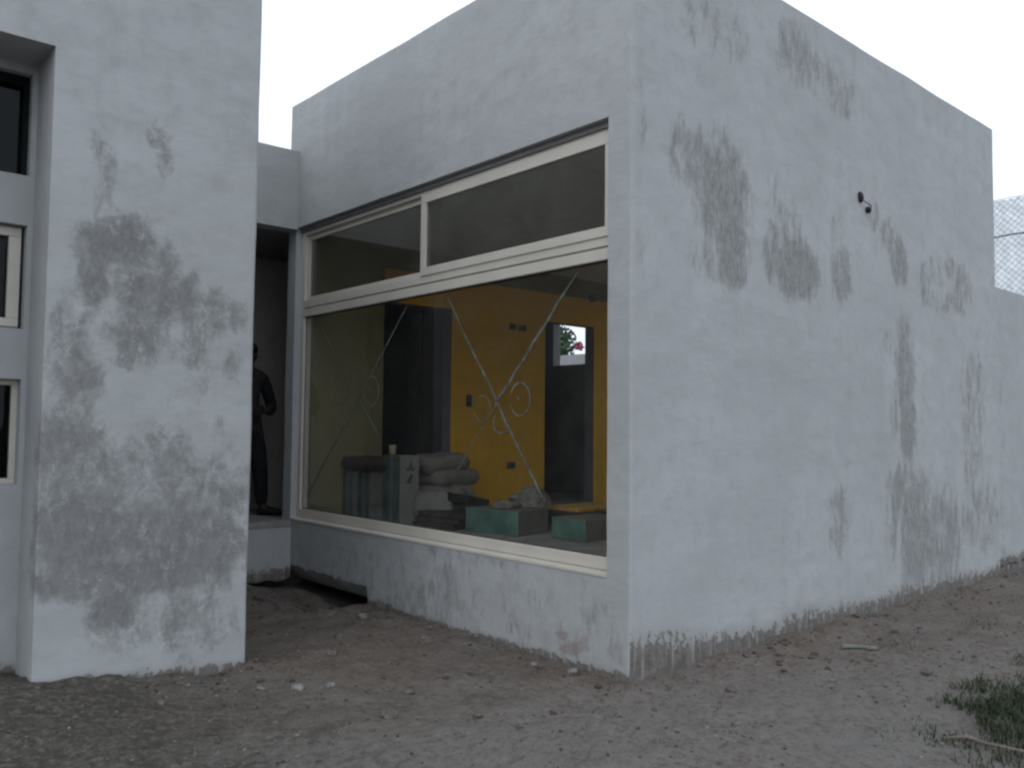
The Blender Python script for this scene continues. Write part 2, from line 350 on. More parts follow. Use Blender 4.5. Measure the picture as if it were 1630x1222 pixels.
class Path:
    """polyline in plan, walked with the outside on its right; corners rounded."""
    def __init__(s, pts, r=0.018):
        s.seg = []          # (u0,u1,kind,data)
        P = [Vector(p) for p in pts]; u = 0
        cur = P[0]
        for i in range(1, len(P)):
            d = (P[i] - P[i - 1]).normalized(); end = P[i]
            if i < len(P) - 1:
                d2 = (P[i + 1] - P[i]).normalized(); end = P[i] - d * r
            L = (end - cur).length
            s.seg.append((u, u + L, 'L', (cur.copy(), d))); u += L
            if i < len(P) - 1:
                a = r * math.pi / 2; s.seg.append((u, u + a, 'A', (P[i].copy(), d, d2, r))); u += a
                cur = P[i] + d2 * r
        s.len = u
    def at(s, u):
        for u0, u1, k, D in s.seg:
            if u <= u1 + 1e-9:
                if k == 'L':
                    p, d = D; return p + d * (u - u0), Vector((d.y, -d.x))
                c, d, d2, r = D; t = (u - u0) / (u1 - u0) * math.pi / 2
                cen = c - d * r + d2 * r
                n = (-d2) * math.cos(t) + d * math.sin(t)
                return cen + n * r, n
        p, d = s.seg[-1][3]; return p + d * (u - s.seg[-1][0]), Vector((d.y, -d.x))
    def back(s, u, t):
        for u0, u1, k, D in s.seg:
            if k == 'A' and u0 - 1e-6 <= u <= u1 + 1e-6:
                c, d, d2, r = D; n1, n2 = Vector((d.y, -d.x)), Vector((d2.y, -d2.x)); return c - n1 * t - n2 * t
        p, n = s.at(u); return p - n * t
    def breaks(s): return [q for a in s.seg for q in (a[0], a[1])] + [a[0] + (a[1] - a[0]) * f for a in s.seg if a[2] == 'A' for f in (.25, .5, .75)]

def grid(a, b, step, extra):
    c = sorted(set([round(v, 5) for v in list(np.linspace(a, b, max(2, int((b - a) / step) + 1))) + [e for e in extra if a - 1e-6 <= e <= b + 1e-6]]))
    o = [c[0]]
    ex = {round(e, 5) for e in extra}
    for v in c[1:]:
        if v - o[-1] < step * 0.3 and v not in ex: continue
        if v - o[-1] < step * 0.3 and o[-1] not in ex and len(o) > 1: o.pop()
        o.append(v)
    return o

def wall(name, path, thick, ztop, zbot, holes, mat, parent, stain=None, step=0.045, wob=0.004, zbase=0.0, inner=None):
    """thick plaster wall over a plan path; holes = (u0,u1,z0,z1); zbot(u) gives the lower edge."""
    U = grid(0, path.len, step, path.breaks() + [h for H in holes for h in H[:2]])
    Z = grid(zbase, ztop, step * 1.1, [h for H in holes for h in H[2:]] + [zbase + 0.5])
    nu, nz = len(U), len(Z); V = []; A = []
    ends = {round(b, 4) for b in path.breaks()}
    for layer in (0, 1):
        for j, z0 in enumerate(Z):
            for i, u in enumerate(U):
                p, n = path.at(u); z = z0
                zb = zbot(u) if layer == 0 else min(zbot(u), zbase)
                if z0 < zbase + 0.5: z = zb + (z0 - zbase) / 0.5 * (zbase + 0.5 - zb)
                if layer == 0:
                    o = wob * (fbm(p.x * 1.3, p.y * 1.3, z * 1.3, 3)) + wob * 0.35 * noise.noise(Vector((p.x * 6, p.y * 6, z * 6)))
                    if z0 >= ztop - 1e-6: z += 0.006 * noise.noise(Vector((p.x * 1.5, p.y * 1.5, 3)))
                    q = p + n * o
                else: q = path.back(u, thick)
                V.append((q.x, q.y, z))
                A.append(stain(p.x, p.y, n, z, z - zb) if (stain and layer == 0) else (0, 0, 0, 0))
    def hole(i, j):
        uc = (U[i] + U[i + 1]) / 2; zc = (Z[j] + Z[j + 1]) / 2
        return any(h[0] < uc < h[1] and h[2] < zc < h[3] for h in holes)
    solid = [[not hole(i, j) for i in range(nu - 1)] for j in range(nz - 1)]
    F = []; MI = []; o = nu * nz
    idx = lambda i, j: j * nu + i
    S_ = lambda i, j: 0 <= i < nu - 1 and 0 <= j < nz - 1 and solid[j][i]
    for j in range(nz - 1):
        for i in range(nu - 1):
            if not solid[j][i]: continue
            a, b, c, d = idx(i, j), idx(i + 1, j), idx(i + 1, j + 1), idx(i, j + 1)
            F.append((a, b, c, d)); MI.append(0)
            F.append((o + d, o + c, o + b, o + a)); MI.append(1)
            if not S_(i, j - 1): F.append((a, o + a, o + b, b)); MI.append(2)
            if not S_(i, j + 1): F.append((d, c, o + c, o + d)); MI.append(2)
            if not S_(i - 1, j): F.append((a, d, o + d, o + a)); MI.append(2)
            if not S_(i + 1, j): F.append((b, o + b, o + c, c)); MI.append(2)
    me = bpy.data.meshes.new(name); me.from_pydata(V, [], F)
    for mm in (mat, inner[0] if inner else mat, inner[1] if inner else mat): me.materials.append(mm)
    me.polygons.foreach_set('material_index', MI)
    at = me.attributes.new('stain', 'FLOAT_COLOR', 'POINT')
    at.data.foreach_set('color', np.array(A, dtype=np.float32).ravel())
    me.update()
    bm = bmesh.new(); bm.from_mesh(me)
    loose = [v for v in bm.verts if not v.link_faces]; bmesh.ops.delete(bm, geom=loose, context='VERTS')
    bm.to_mesh(me); bm.free()
    return link(bpy.data.objects.new(name, me), parent)

house = thing('house', (0, 0, 0), 'flat-roofed white plastered house with damp stains, large front window and stepped blocks', 'house')

TOP, CEIL, FLOOR = 4.43, 3.22, 0.53
# --- main room: the window wall and the long stained side wall, one shell
shell = Path([(0, 4.23), (0, 0), (5.45, 0), (5.45, 4.23)])
U_of_y = lambda y: 4.23 - y
def zb_shell(u):
    p, n = shell.at(u); x, y = p
    if n.x < -0.5:                                    # window wall
        if y > 2.75: return 0.145 + 0.01 * math.sin(y * 2.0) + 0.035 * noise.noise(Vector((y * 14, 1, 1))) + 0.012 * noise.noise(Vector((y * 40, 2, 1)))
        return -0.05
    if n.y < -0.5:
        return -0.06
    return 0.1
def st_shell(x, y, n, z, dz):
    if n.y < -0.5:
        s = patches(RIGHT_STAINS, x, z)
        hb = 0.12 + 0.10 * sstep(0.9, 0.1, x) + 0.05 * noise.noise(Vector((x * 1.9, 1, 1))); so_ = max(0.0, 1 - z / (2 * hb))
        return (s * 0.3, min(1, s * 1.1), 0, so_)
    if n.x < -0.5:
        return (0, patches(SILL_STAINS, y, z), patches(BRICK_STAINS, y, z), max(0.0, 1 - z / (2 * max(0.01, 0.035 + 0.04 * noise.noise(Vector((y * 2.2, 1, 5)))))) if y < 2.75 else 0.3 * (1 - sstep(0, .08, dz)))
    return (0, 0, 0, 0)
WIN = (0.18, 4.08, 0.57, 3.245)                        # y0 y1 z0 z1 of the big opening
u_e = shell.len - 4.23                                   # path length where the east flank begins
ADDED_OPENING = (u_e + 0.5, u_e + 3.7, 0.75, 3.10)  # opening for an added, unseen window that lets more light in
wall('wall', shell, 0.17, TOP, zb_shell, [(U_of_y(WIN[1]), U_of_y(WIN[0]), WIN[2], WIN[3]), ADDED_OPENING], M['plaster'], house, st_shell, 0.036,
     inner=(M['yellow'], M['plaster']))
# rough footing under the plaster
bm = bmesh.new()
box(bm, 0.018, 0.16, 0.02, 2.74, -0.35, 0.30); obj('footing', bm, M['foundation'], house)
bm = bmesh.new()
box(bm, 0.5, 0.56, 2.745, 4.2, -0.35, 0.195); obj('footing', bm, M['foundation'], house)
bm = bmesh.new()
box(bm, 0.165, 5.43, 0.022, 0.16, -0.35, 0.34); obj('footing', bm, M['foundation'], house)
bm = bmesh.new()
box(bm, 0.016, 0.161, 0.0215, 0.159, -0.36, 0.305); obj('footing', bm, M['foundation'], house)
# slab, ceiling, roof
boxobj('floor_slab', (0.172, 5.29, 0.172, 6.29, 0.2, FLOOR), M['floor'], house, 0)
boxobj('floor_slab', (-1.495, 0.1715, 4.24, 6.29, 0.2, FLOOR + 0.0005), M['floor'], house, 0)
boxobj('ceiling', (0.165, 5.29, 0.165, 4.03, CEIL, CEIL + 0.2), M['ceiling'], house, 0)
boxobj('roof', (0.2, 5.30, 0.2, 4.10, CEIL + 0.22, CEIL + 0.6), M['roof'], house, 0)
# partition painted ochre on the room side, two door openings
part_path = Path([(0.165, 4.025), (5.29, 4.025)])
dx = lambda x: x - 0.165
pw = wall('partition_wall', part_path, 0.15, 3.3, lambda u: 0.53, [(dx(0.94), dx(1.78), 0.5, 2.66), (dx(3.14), dx(3.96), 0.5, 2.66)], M['yellow'], house, None, 0.07, 0.0, 0.5,
     inner=(M['plaster_in'], M['reveal']))
pw.data.materials.append(M['cream'])                   # the stretch left of the first doorway is only primed
for p in pw.data.polygons:
    if p.material_index == 0 and (p.center.x < 0.94 or p.center.z > 2.99): p.material_index = 3
# hall behind it
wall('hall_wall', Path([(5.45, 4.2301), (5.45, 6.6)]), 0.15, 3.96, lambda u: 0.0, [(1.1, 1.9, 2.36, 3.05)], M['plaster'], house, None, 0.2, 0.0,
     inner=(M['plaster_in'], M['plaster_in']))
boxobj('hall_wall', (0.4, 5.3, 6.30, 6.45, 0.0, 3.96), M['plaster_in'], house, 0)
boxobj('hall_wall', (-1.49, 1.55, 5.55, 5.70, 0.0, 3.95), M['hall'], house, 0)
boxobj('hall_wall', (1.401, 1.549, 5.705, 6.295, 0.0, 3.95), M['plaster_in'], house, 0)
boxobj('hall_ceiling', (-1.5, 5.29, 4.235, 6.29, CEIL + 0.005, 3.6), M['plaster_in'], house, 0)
# lintel and threshold of the entrance between the blocks
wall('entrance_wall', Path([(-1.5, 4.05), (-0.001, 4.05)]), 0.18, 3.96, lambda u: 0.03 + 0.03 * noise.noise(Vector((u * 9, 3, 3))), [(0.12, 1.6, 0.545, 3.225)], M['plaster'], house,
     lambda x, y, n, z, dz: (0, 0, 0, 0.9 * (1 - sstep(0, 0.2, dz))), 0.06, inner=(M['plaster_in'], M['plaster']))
boxobj('threshold', (-1.38, -0.002, 4.04, 4.236, 0.50, 0.553), M['floor'], house, 0.004)

# --- left block with its tall niche of three small windows
NX0, NX1, NZ = -3.30, -2.62, 3.35
lp = Path([(-6.5, 1.63), (-1.5, 1.63), (-1.5, 6.6)], 0.02)
def st_left(x, y, n, z, dz):
    if n.y < -0.5:
        return (patches(LEFT_STAINS, x, z), 0, 0, max(0.0, 1 - (z - 0.06 * sstep(-1.65, -2.6, x)) / (2 * (0.045 + 0.03 * noise.noise(Vector((x * 3, 1, 1)))))))
    return (0, 0, 0, 0.5 * (1 - sstep(0, .2, dz)))
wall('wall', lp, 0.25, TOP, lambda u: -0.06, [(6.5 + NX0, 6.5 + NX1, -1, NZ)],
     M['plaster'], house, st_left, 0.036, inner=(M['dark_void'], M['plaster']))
boxobj('footing', (-6.4, NX0 - 0.03, 1.66, 1.86, -0.35, 0.2), M['foundation'], house, 0)
boxobj('footing', (NX1 + 0.03, -1.53, 1.655, 1.86, -0.35, 0.2), M['foundation'], house, 0)
NB = 1.985
WZ = [(1.08, 1.64), (1.91, 2.47), (2.74, 3.30)]
np_ = Path([(NX0 - 0.2, NB), (NX1 + 0.2, NB)])
wx0, wx1 = -3.22, -2.645
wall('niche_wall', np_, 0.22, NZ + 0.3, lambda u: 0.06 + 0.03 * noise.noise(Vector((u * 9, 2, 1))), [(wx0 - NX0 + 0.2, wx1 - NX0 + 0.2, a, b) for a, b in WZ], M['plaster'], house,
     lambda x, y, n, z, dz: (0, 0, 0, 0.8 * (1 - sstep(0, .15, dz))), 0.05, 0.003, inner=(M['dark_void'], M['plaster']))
# reveals of the niche behind the 25 cm front skin
boxobj('niche_reveal', (NX1 + 0.001, NX1 + 0.2, 1.75, NB + 0.005, -0.2, NZ + 0.1), M['plaster_plain'], house, 0)
boxobj('niche_reveal', (NX0 - 0.2, NX0 - 0.001, 1.75, NB + 0.005, -0.2, NZ + 0.1), M['plaster_plain'], house, 0)
boxobj('niche_soffit', (NX0 - 0.02, NX1 + 0.02, 1.80, NB + 0.002, NZ + 0.001, NZ + 0.2), M['plaster_plain'], house, 0)
boxobj('roof', (-6.4, -1.7, 1.85, 6.4, 4.0, 4.2), M['roof'], house, 0)
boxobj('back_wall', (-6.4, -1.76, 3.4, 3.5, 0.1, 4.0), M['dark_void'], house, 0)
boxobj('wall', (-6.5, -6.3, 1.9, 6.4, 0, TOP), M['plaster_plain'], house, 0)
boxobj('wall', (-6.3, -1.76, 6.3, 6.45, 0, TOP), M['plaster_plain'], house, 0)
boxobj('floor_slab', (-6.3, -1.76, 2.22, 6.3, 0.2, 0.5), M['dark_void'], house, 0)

def bar(bm, y0, y1, z0, z1, x0, x1, bev=0.004): box(bm, x0, x1, y0, y1, z0, z1, bev=bev)

# small niche windows
for k, (a, b) in enumerate(WZ):
    wnd = bpy.data.objects.new('window', None); link(wnd, house)
    fy = NB + 0.07; t = 0.03
    bm = bmesh.new()
    box(bm, wx0, wx1, fy, fy + 0.05, a, a + t, 0.003); box(bm, wx0, wx1, fy, fy + 0.05, b - t, b, 0.003)
    box(bm, wx0, wx0 + t, fy + .001, fy + 0.049, a + t, b - t, 0.003); box(bm, wx1 - t, wx1, fy + .001, fy + 0.049, a + t, b - t, 0.003)
    if k == 2: bm.free()                               # topmost: bare glazed opening, no frame showing
    else: obj('frame', bm, M['frame'], wnd)
    if k == 1:                                        # the middle one has a heavier sash
        bm = bmesh.new(); q = 0.058; s0, s1 = wx0 + 0.012, wx1 - 0.016; yy = fy - 0.02
        box(bm, s0, s1, yy, yy + 0.04, a + .012, a + q, 0.004); box(bm, s0, s1, yy, yy + 0.04, b - q, b - .012, 0.004)
        box(bm, s0, s0 + q, yy + .001, yy + 0.039, a + q, b - q, 0.004); box(bm, s1 - q, s1, yy + .001, yy + 0.039, a + q, b - q, 0.004)
        obj('sash', bm, M['frame'], wnd)
        boxobj('gasket', (wx1 - 0.015, wx1 - 0.001, fy - 0.004, fy - 0.001, a + .005, b - .005), M['gasket'], wnd, 0)
    e_ = .02 if k < 2 else .004
    boxobj('pane', (wx0 + e_, wx1 - e_, fy + 0.022 - .04 * (k == 2), fy + 0.028 - .04 * (k == 2), a + e_, b - e_), M['glass_dark'], wnd, 0)

# --- the big window
win = bpy.data.objects.new('window', None); link(win, house)
y0, y1, z0, z1 = WIN; X0, X1 = 0.062, 0.142
TRZ0, TRZ1 = 2.415, 2.565
bm = bmesh.new()
bar(bm, y0, y1, z1 - 0.07, z1 + .003, X0, X1); bar(bm, y0, y1, z0 + 0.015, z0 + 0.088, X0, X1)
bar(bm, y0, y0 + 0.055, z0 + 0.088, z1 - 0.07, X0 + .001, X1 - .001); bar(bm, y1 - 0.06, y1, z0 + 0.088, z1 - 0.07, X0 + .001, X1 - .001)
obj('frame', bm, M['frame'], win)
bm = bmesh.new()
bar(bm, y0 + .055, y1 - .06, TRZ0, TRZ0 + 0.07, X0 - 0.004, X1 - 0.01); bar(bm, y0 + .055, y1 - .06, TRZ0 + 0.082, TRZ1, X0 - 0.002, X1 - 0.01)
bar(bm, y0 + .056, y1 - .061, TRZ0 + 0.07, TRZ0 + 0.082, X0 + 0.02, X1 - 0.02, 0)
obj('transom', bm, M['frame'], win)
# right upper sash slides in front of the fixed left light
boxobj('head_bar_shade', (X0 - .02, X0 - .001, y0 + .001, y1 - .001, z1 - .038, z1 - .001), M['head_shade'], win, .002)  # grey strip painting the shade on the frame head bar
ym = 2.12
bm = bmesh.new(); xs0, xs1 = X0 - 0.012, X0 + 0.02
bar(bm, y0 + .03, ym + .035, z1 - 0.135, z1 - 0.06, xs0, xs1); bar(bm, y0 + .03, ym + .035, TRZ1 - 0.012, TRZ1 + 0.05, xs0, xs1)
bar(bm, ym - .03, ym + .035, TRZ1 + 0.05, z1 - 0.135, xs0 + .001, xs1 - .001); bar(bm, y0 + .03, y0 + .075, TRZ1 + 0.05, z1 - 0.135, xs0 + .001, xs1 - .001)
obj('sash', bm, M['frame'], win)
bm = bmesh.new(); xf0, xf1 = X0 + 0.03, X0 + 0.06
bar(bm, ym, y1 - .06, z1 - 0.115, z1 - 0.065, xf0, xf1); bar(bm, ym, y1 - .06, TRZ1 - 0.002, TRZ1 + 0.035, xf0, xf1)
bar(bm, y1 - .095, y1 - .06, TRZ1 + 0.035, z1 - 0.115, xf0 + .001, xf1 - .001); bar(bm, ym, ym + .045, TRZ1 + 0.035, z1 - 0.115, xf0 + .001, xf1 - .001)
obj('sash', bm, M['frame'], win)
boxobj('pane', (xs0 + .012, xs0 + .018, y0 + .07, ym - .025, TRZ1 + .045, z1 - .13), M['glass_grey'], win, 0)
boxobj('pane', (xf0 + .012, xf0 + .018, ym + .04, y1 - .1, TRZ1 + .03, z1 - .11), M['glass_grey'], win, 0)
GX = X0 + 0.03
boxobj('pane', (GX, GX + .008, y0 + .05, y1 - .055, z0 + .083, TRZ0 + .005), M['glass'], win, 0)
for zz in ((z0 + .088, z0 + .096), (TRZ0 - .010, TRZ0)):
    boxobj('gasket', (GX - .004, GX - .001, y0 + .055, y1 - .06, *zz), M['gasket'], win, 0)
boxobj('gasket', (GX - .004, GX - .001, y1 - .068, y1 - .06, z0 + .098, TRZ0 - .012), M['gasket'], win, 0)
# added window, unseen from the yard, put in to brighten the ochre wall
added_window = bpy.data.objects.new('window', None); link(added_window, house)
ea, eb, ec, ed = 0.505, 3.695, 0.755, 3.095
bm = bmesh.new()
for d_ in ((ea, eb, ec, ec + .06), (ea, eb, ed - .06, ed), (ea, ea + .06, ec + .06, ed - .06), (eb - .06, eb, ec + .06, ed - .06), (2.12, 2.18, ec + .06, ed - .06)):
    box(bm, 5.33, 5.39, d_[0], d_[1], d_[2], d_[3], 0.003)
obj('frame', bm, M['frame'], added_window)
for a_, b_ in ((ea + .05, 2.13), (2.17, eb - .05)): boxobj('pane', (5.355, 5.361, a_, b_, ec + .05, ed - .05), M['glass'], added_window, 0)
# sill board
bm = bmesh.new()
vs = box(bm, -0.006, X0 + 0.03, y0 + .001, y1 - .001, z0 - 0.012, z0 + 0.014, 0.003)
for v in vs:
    if v.co.z > z0 and v.co.x < 0.03: v.co.z -= 0.008
obj('sill', bm, M['frame'], win)

# chalky crosses and rings daubed on the glass
def stroke(bm, pts, w0=0.018, x=GX - 0.0035):
    P = [Vector((0, a, b)) for a, b in pts]; L = []; k = len(P)
    for i, p in enumerate(P):
        t = (P[min(i + 1, k - 1)] - P[max(i - 1, 0)]).normalized(); nn = Vector((0, -t.z, t.y))
        wd = w0 * (0.42 if k == 17 else 0.58) * (0.8 + 0.5 * noise.noise(Vector((p.y * 8, p.z * 8, 3)))) * (0.45 if i in (0, k - 1) else 1)
        L.append((bm.verts.new((x, p.y + nn.y * wd, p.z + nn.z * wd)), bm.verts.new((x, p.y - nn.y * wd, p.z - nn.z * wd)),
                  bm.verts.new((x + .002, p.y + nn.y * wd, p.z + nn.z * wd)), bm.verts.new((x + .002, p.y - nn.y * wd, p.z - nn.z * wd))))
    for A, B in zip(L, L[1:]):
        for i, j in ((0, 1), (1, 3), (3, 2), (2, 0)): bm.faces.new((A[i], A[j], B[j], B[i]))
    bm.faces.new((L[0][0], L[0][2], L[0][3], L[0][1])); bm.faces.new((L[-1][0], L[-1][1], L[-1][3], L[-1][2]))
def seg(a, b, n=14, wob=.012):
    return [(a[0] + (b[0] - a[0]) * i / n + wob * noise.noise(Vector((i * .5, a[0] * 3, 1))), a[1] + (b[1] - a[1]) * i / n + wob * noise.noise(Vector((i * .5, a[1] * 3, 7)))) for i in range(n + 1)]
def ring(c, r, n=16, gap=0): return [(c[0] + r * math.cos(t), c[1] + r * 1.1 * math.sin(t)) for t in [gap + (2 * math.pi - 2 * gap) * i / n for i in range(n + 1)]]
for strokes in (
    [(seg((1.85, 2.36), (0.82, 0.97)), .018), (seg((0.51, 2.38), (1.30, 1.56)), .021), (seg((1.28, 1.58), (1.72, 1.08)), .007)],
    [(ring((1.43, 1.54), .085, gap=.3), .011)], [(ring((1.04, 1.60), .10, gap=.25), .015), ([(1.07, 1.62), (1.05, 1.60)], .012), ([(1.02, 1.63), (1.0, 1.61)], .012)],
    [([(1.29, 1.50), (1.31, 1.44), (1.29, 1.39), (1.22, 1.37), (1.17, 1.39)], .012)],
    [(seg((2.37, 2.36), (3.94, 0.77)), .013), (seg((3.71, 2.27), (2.74, 1.33)), .013)],
    [(ring((3.40, 1.72), .11, gap=.2), .014), ([(3.42, 1.74), (3.38, 1.71)], .014)], [(ring((2.87, 1.70), .11, gap=.3), .014), ([(2.9, 1.73), (2.86, 1.7)], .014)],
    [([(3.16, 1.92), (3.15, 1.80)], .014), ([(3.12, 1.93), (3.13, 1.84)], .012)], [([(3.55, 1.46), (3.4, 1.42), (3.25, 1.40), (3.0, 1.42)], .007), ([(3.20, 1.6), (3.24, 1.42)], .012)]):
    bm = bmesh.new()
    bm.free()
    for s_, w_ in strokes:
        bm = bmesh.new(); stroke(bm, s_, w_); obj('chalk_mark', bm, M['paintmark'], win)

# fittings on the ochre wall
def plate(x, z, w_, h_, kind):
    pl = boxobj('switch_plate' if kind else 'junction_box', (x - w_ / 2, x + w_ / 2, 4.012, 4.023, z - h_ / 2, z + h_ / 2), M['paintmark'] if kind else M['black'], house, 0.003)
    if kind:
        for k in range(kind):
            zz = z + (k - (kind - 1) / 2) * 0.05
            boxobj('rocker', (x - .02, x + .02, 4.006, 4.011, zz - .018, zz + .018), M['black'], pl, 0.002)
plate(2.63, 2.55, .09, .07, 0); plate(2.78, 2.545, .11, .065, 1); plate(2.02, 1.70, .075, .13, 2); plate(2.63, 1.0, .12, .075, 1)
bm = bmesh.new(); bmesh.ops.create_cone(bm, cap_ends=True, segments=20, radius1=.05, radius2=.05, depth=.02, matrix=Matrix.Translation((3.91, 4.012, 3.01)) @ Matrix.Rotation(math.pi / 2, 4, 'X'))
obj('junction_box', bm, M['black'], house)
# steel door frame line in the first doorway
boxobj('door_leaf', (1.50, 1.54, 4.19, 4.9, FLOOR, 2.64), M['leaf_door'], house, 0.004)

# --- cable stubs left sticking out of the side wall for a lamp
cabl = thing('lamp_cable_stub', (2.68, 0, 3.23), 'black lamp cable stub with two blobs sticking out of the stained side wall', 'cable')
def blob(p, sx, sy, sz, rotm=None):
    bm = bmesh.new(); bmesh.ops.create_uvsphere(bm, u_segments=12, v_segments=8, radius=1)
    bmesh.ops.scale(bm, vec=(sx, sy, sz), verts=bm.verts)
    if rotm is not None: bmesh.ops.transform(bm, matrix=rotm, verts=bm.verts)
    bmesh.ops.translate(bm, vec=p, verts=bm.verts); return bm
obj('socket', blob((0, -0.012, 0.0), .021, .026, .044, Matrix.Rotation(-.25, 4, 'Y')), M['black'], cabl, True)
obj('socket', blob((0.125, -0.012, -0.078), .029, .024, .025, Matrix.Rotation(.5, 4, 'Y')), M['black'], cabl, True)
bm = bmesh.new(); tube(bm, [(0.02, -.03, -.03), (.06, -.05, -.05), (.1, -.05, -.06), (.125, -.03, -.075)], .004); obj('wire', bm, M['black'], cabl)
# ------------------------------------------------------------------ boundary walls and net fence
bwp = Path([(5.4515, 0.035), (13, 0.035)])
bw = wall('boundary_wall', bwp, 0.15, 2.87, lambda u: 0.12 + 0.03 * noise.noise(Vector((u * 8, 3, 1))), [], M['plaster'], None,
     lambda x, y, n, z, dz: (0, 0.35 * (1 - sstep(0, .8, abs(x - 5.62) / .15)) * sstep(2.9, 1.9, z) + 0.3 * max(0, noise.noise(Vector((x * 2, 1, 1)))) * sstep(2, .5, z), 0, 0.8 * (1 - sstep(0, .15, dz))), 0.06)
tag(bw, 'tall white plaster boundary wall continuing the side wall to the right', 'wall')
boxobj('footing', (5.46, 12.95, 0.055, 0.17, -0.3, 0.25), M['foundation'], bw, 0)
sw = wall('garden_wall', Path([(7.0, 14), (7.0, 0.19)]), 0.15, 2.72, lambda u: 0.0, [], M['plaster'], None, None, 0.3, 0.0)
tag(sw, 'pale garden wall glimpsed through the far high window beyond the room', 'wall')

a = N('grey_shade_net'); a.t.nodes.remove(a.b)
tr = a.n('ShaderNodeBsdfTransparent'); df = a.n('ShaderNodeBsdfDiffuse'); df.inputs[0].default_value = (0.5, 0.53, 0.56, 1)
tl = a.n('ShaderNodeBsdfTranslucent'); tl.inputs[0].default_value = (0.6, 0.63, 0.66, 1)
ms = a.n('ShaderNodeMixShader'); ms.inputs[0].default_value = 0.45; a.l(df.outputs[0], ms.inputs[1]); a.l(tl.outputs[0], ms.inputs[2])
m3 = a.n('ShaderNodeMixShader'); a.l(a.ramp(a.noise(9, 5, 0.7), 0.3, 0.75, 0.72, 0.45), m3.inputs[0]); a.l(tr.outputs[0], m3.inputs[1]); a.l(ms.outputs[0], m3.inputs[2])
a.l(m3.outputs[0], a.o.inputs[0]); M['net'] = a.m
M['wire'] = simple('galvanised_wire', (0.10, 0.11, 0.12), 0.5)
fence = thing('net_fence', (7.075, 0, 2.72), 'grey netting fence with dark wires above the boundary wall at right', 'fence')
FZ = 4.13 - 2.72; FY = 1.7
bm = bmesh.new()
ny, nzq = 60, 14; g = [[bm.verts.new((0.012 + .02 * noise.noise(Vector((i * .35, j * .35, 2))), 0.2 + FY * i / ny, .02 + (FZ - .03) * j / nzq + (0.02 * noise.noise(Vector((i * .4, 3, 3))) if j == nzq else 0))) for i in range(ny + 1)] for j in range(nzq + 1)]
for j in range(nzq):
    for i in range(ny): bm.faces.new((g[j][i], g[j][i + 1], g[j + 1][i + 1], g[j + 1][i]))
obj('netting', bm, M['net'], fence, True)
bm = bmesh.new(); c = 0.075
k = -int(FZ / c)
while k * c < FY:
    for sgn in (1, -1):
        ya, yb = 0.2 + k * c, 0.2 + k * c + FZ
        za, zb = (0.02, FZ) if sgn > 0 else (FZ, 0.02)
        if ya < 0.2: f_ = (0.2 - ya) / FZ; ya = 0.2; za = za + (zb - za) * f_
        if yb > 0.2 + FY: f_ = (0.2 + FY - ya) / (yb - ya); zb = za + (zb - za) * f_; yb = 0.2 + FY
        tube(bm, [(-0.03, ya, za), (-0.03, yb, zb)], 0.0019, 4, False)
    k += 1
mw = obj('wire_mesh', bm, M['wire'], fence); mw['kind'] = 'stuff'
for zz, rr in ((3.69 - 2.72, 0.009), (FZ - 0.01, 0.003)):
    bm = bmesh.new(); tube(bm, [(-0.035, 0.2 + FY * i / 10, zz + .006 * math.sin(i * 2)) for i in range(11)], rr, 6); obj('line_wire', bm, M['wire'], fence)
for yy in (1.85,):
    bm = bmesh.new(); tube(bm, [(0.06, yy, 0), (0.06, yy, FZ + .05)], 0.025, 10); obj('post', bm, M['wire'], fence)

# ------------------------------------------------------------------ tree beyond the garden wall
def leafcloud(name, centers, n, size, mat, parent):
    V = []; F = []; T = []
    for c, r in centers:
        for _ in range(int(n * r)):
            d = rng.normal(size=3); d /= np.linalg.norm(d); p = np.array(c) + d * r * rng.uniform(.35, 1.0) * np.array((1, 1, .8))
            a_ = rng.normal(size=3); a_ /= np.linalg.norm(a_); b_ = np.cross(a_, rng.normal(size=3)); b_ /= np.linalg.norm(b_)
            s = size * rng.uniform(.6, 1.3); i = len(V)
            V += [p - a_ * s, p + b_ * s * .45, p + a_ * s, p - b_ * s * .45]; F.append((i, i + 1, i + 2, i + 3)); T += [rng.random()] * 4
    o = pyobj(name, V, F, mat, parent); at = o.data.attributes.new('tint', 'FLOAT', 'POINT'); at.data.foreach_set('value', np.array(T, dtype=np.float32)); return o
tree = thing('garden_tree', (9.2, 10.6, 0), 'green tree with pink blossom seen through the far high window', 'tree')
bm = bmesh.new()
tube(bm, [(0, 0, -.1), (.05, .03, 1.0), (.0, .1, 2.0), (.1, .2, 3.0)], .1, 8, True, [.13, .1, .08, .04])
tube(bm, [(.03, .05, 1.6), (-.3, .3, 2.3), (-.6, .4, 2.9)], .05, 6, True, [.06, .04, .02]); tube(bm, [(.03, .05, 1.9), (.4, -.5, 2.5), (.5, -.9, 3.0)], .05, 6, True, [.06, .04, .02])
obj('trunk', bm, M['bark'], tree)
leafcloud('crown', [((-.5, .4, 3.3), .6), ((.1, .2, 3.5), .65), ((.2, -.35, 3.35), .45), ((-.2, .8, 2.9), .5), ((.3, -.2, 3.0), .45), ((0, .6, 3.6), .35), ((-.1, 1.2, 3.3), .5)], 1100, .07, M['leaf'], tree)
leafcloud('blossom', [((.35, -.85, 3.2), .11)], 1500, .05, M['blossom'], tree)

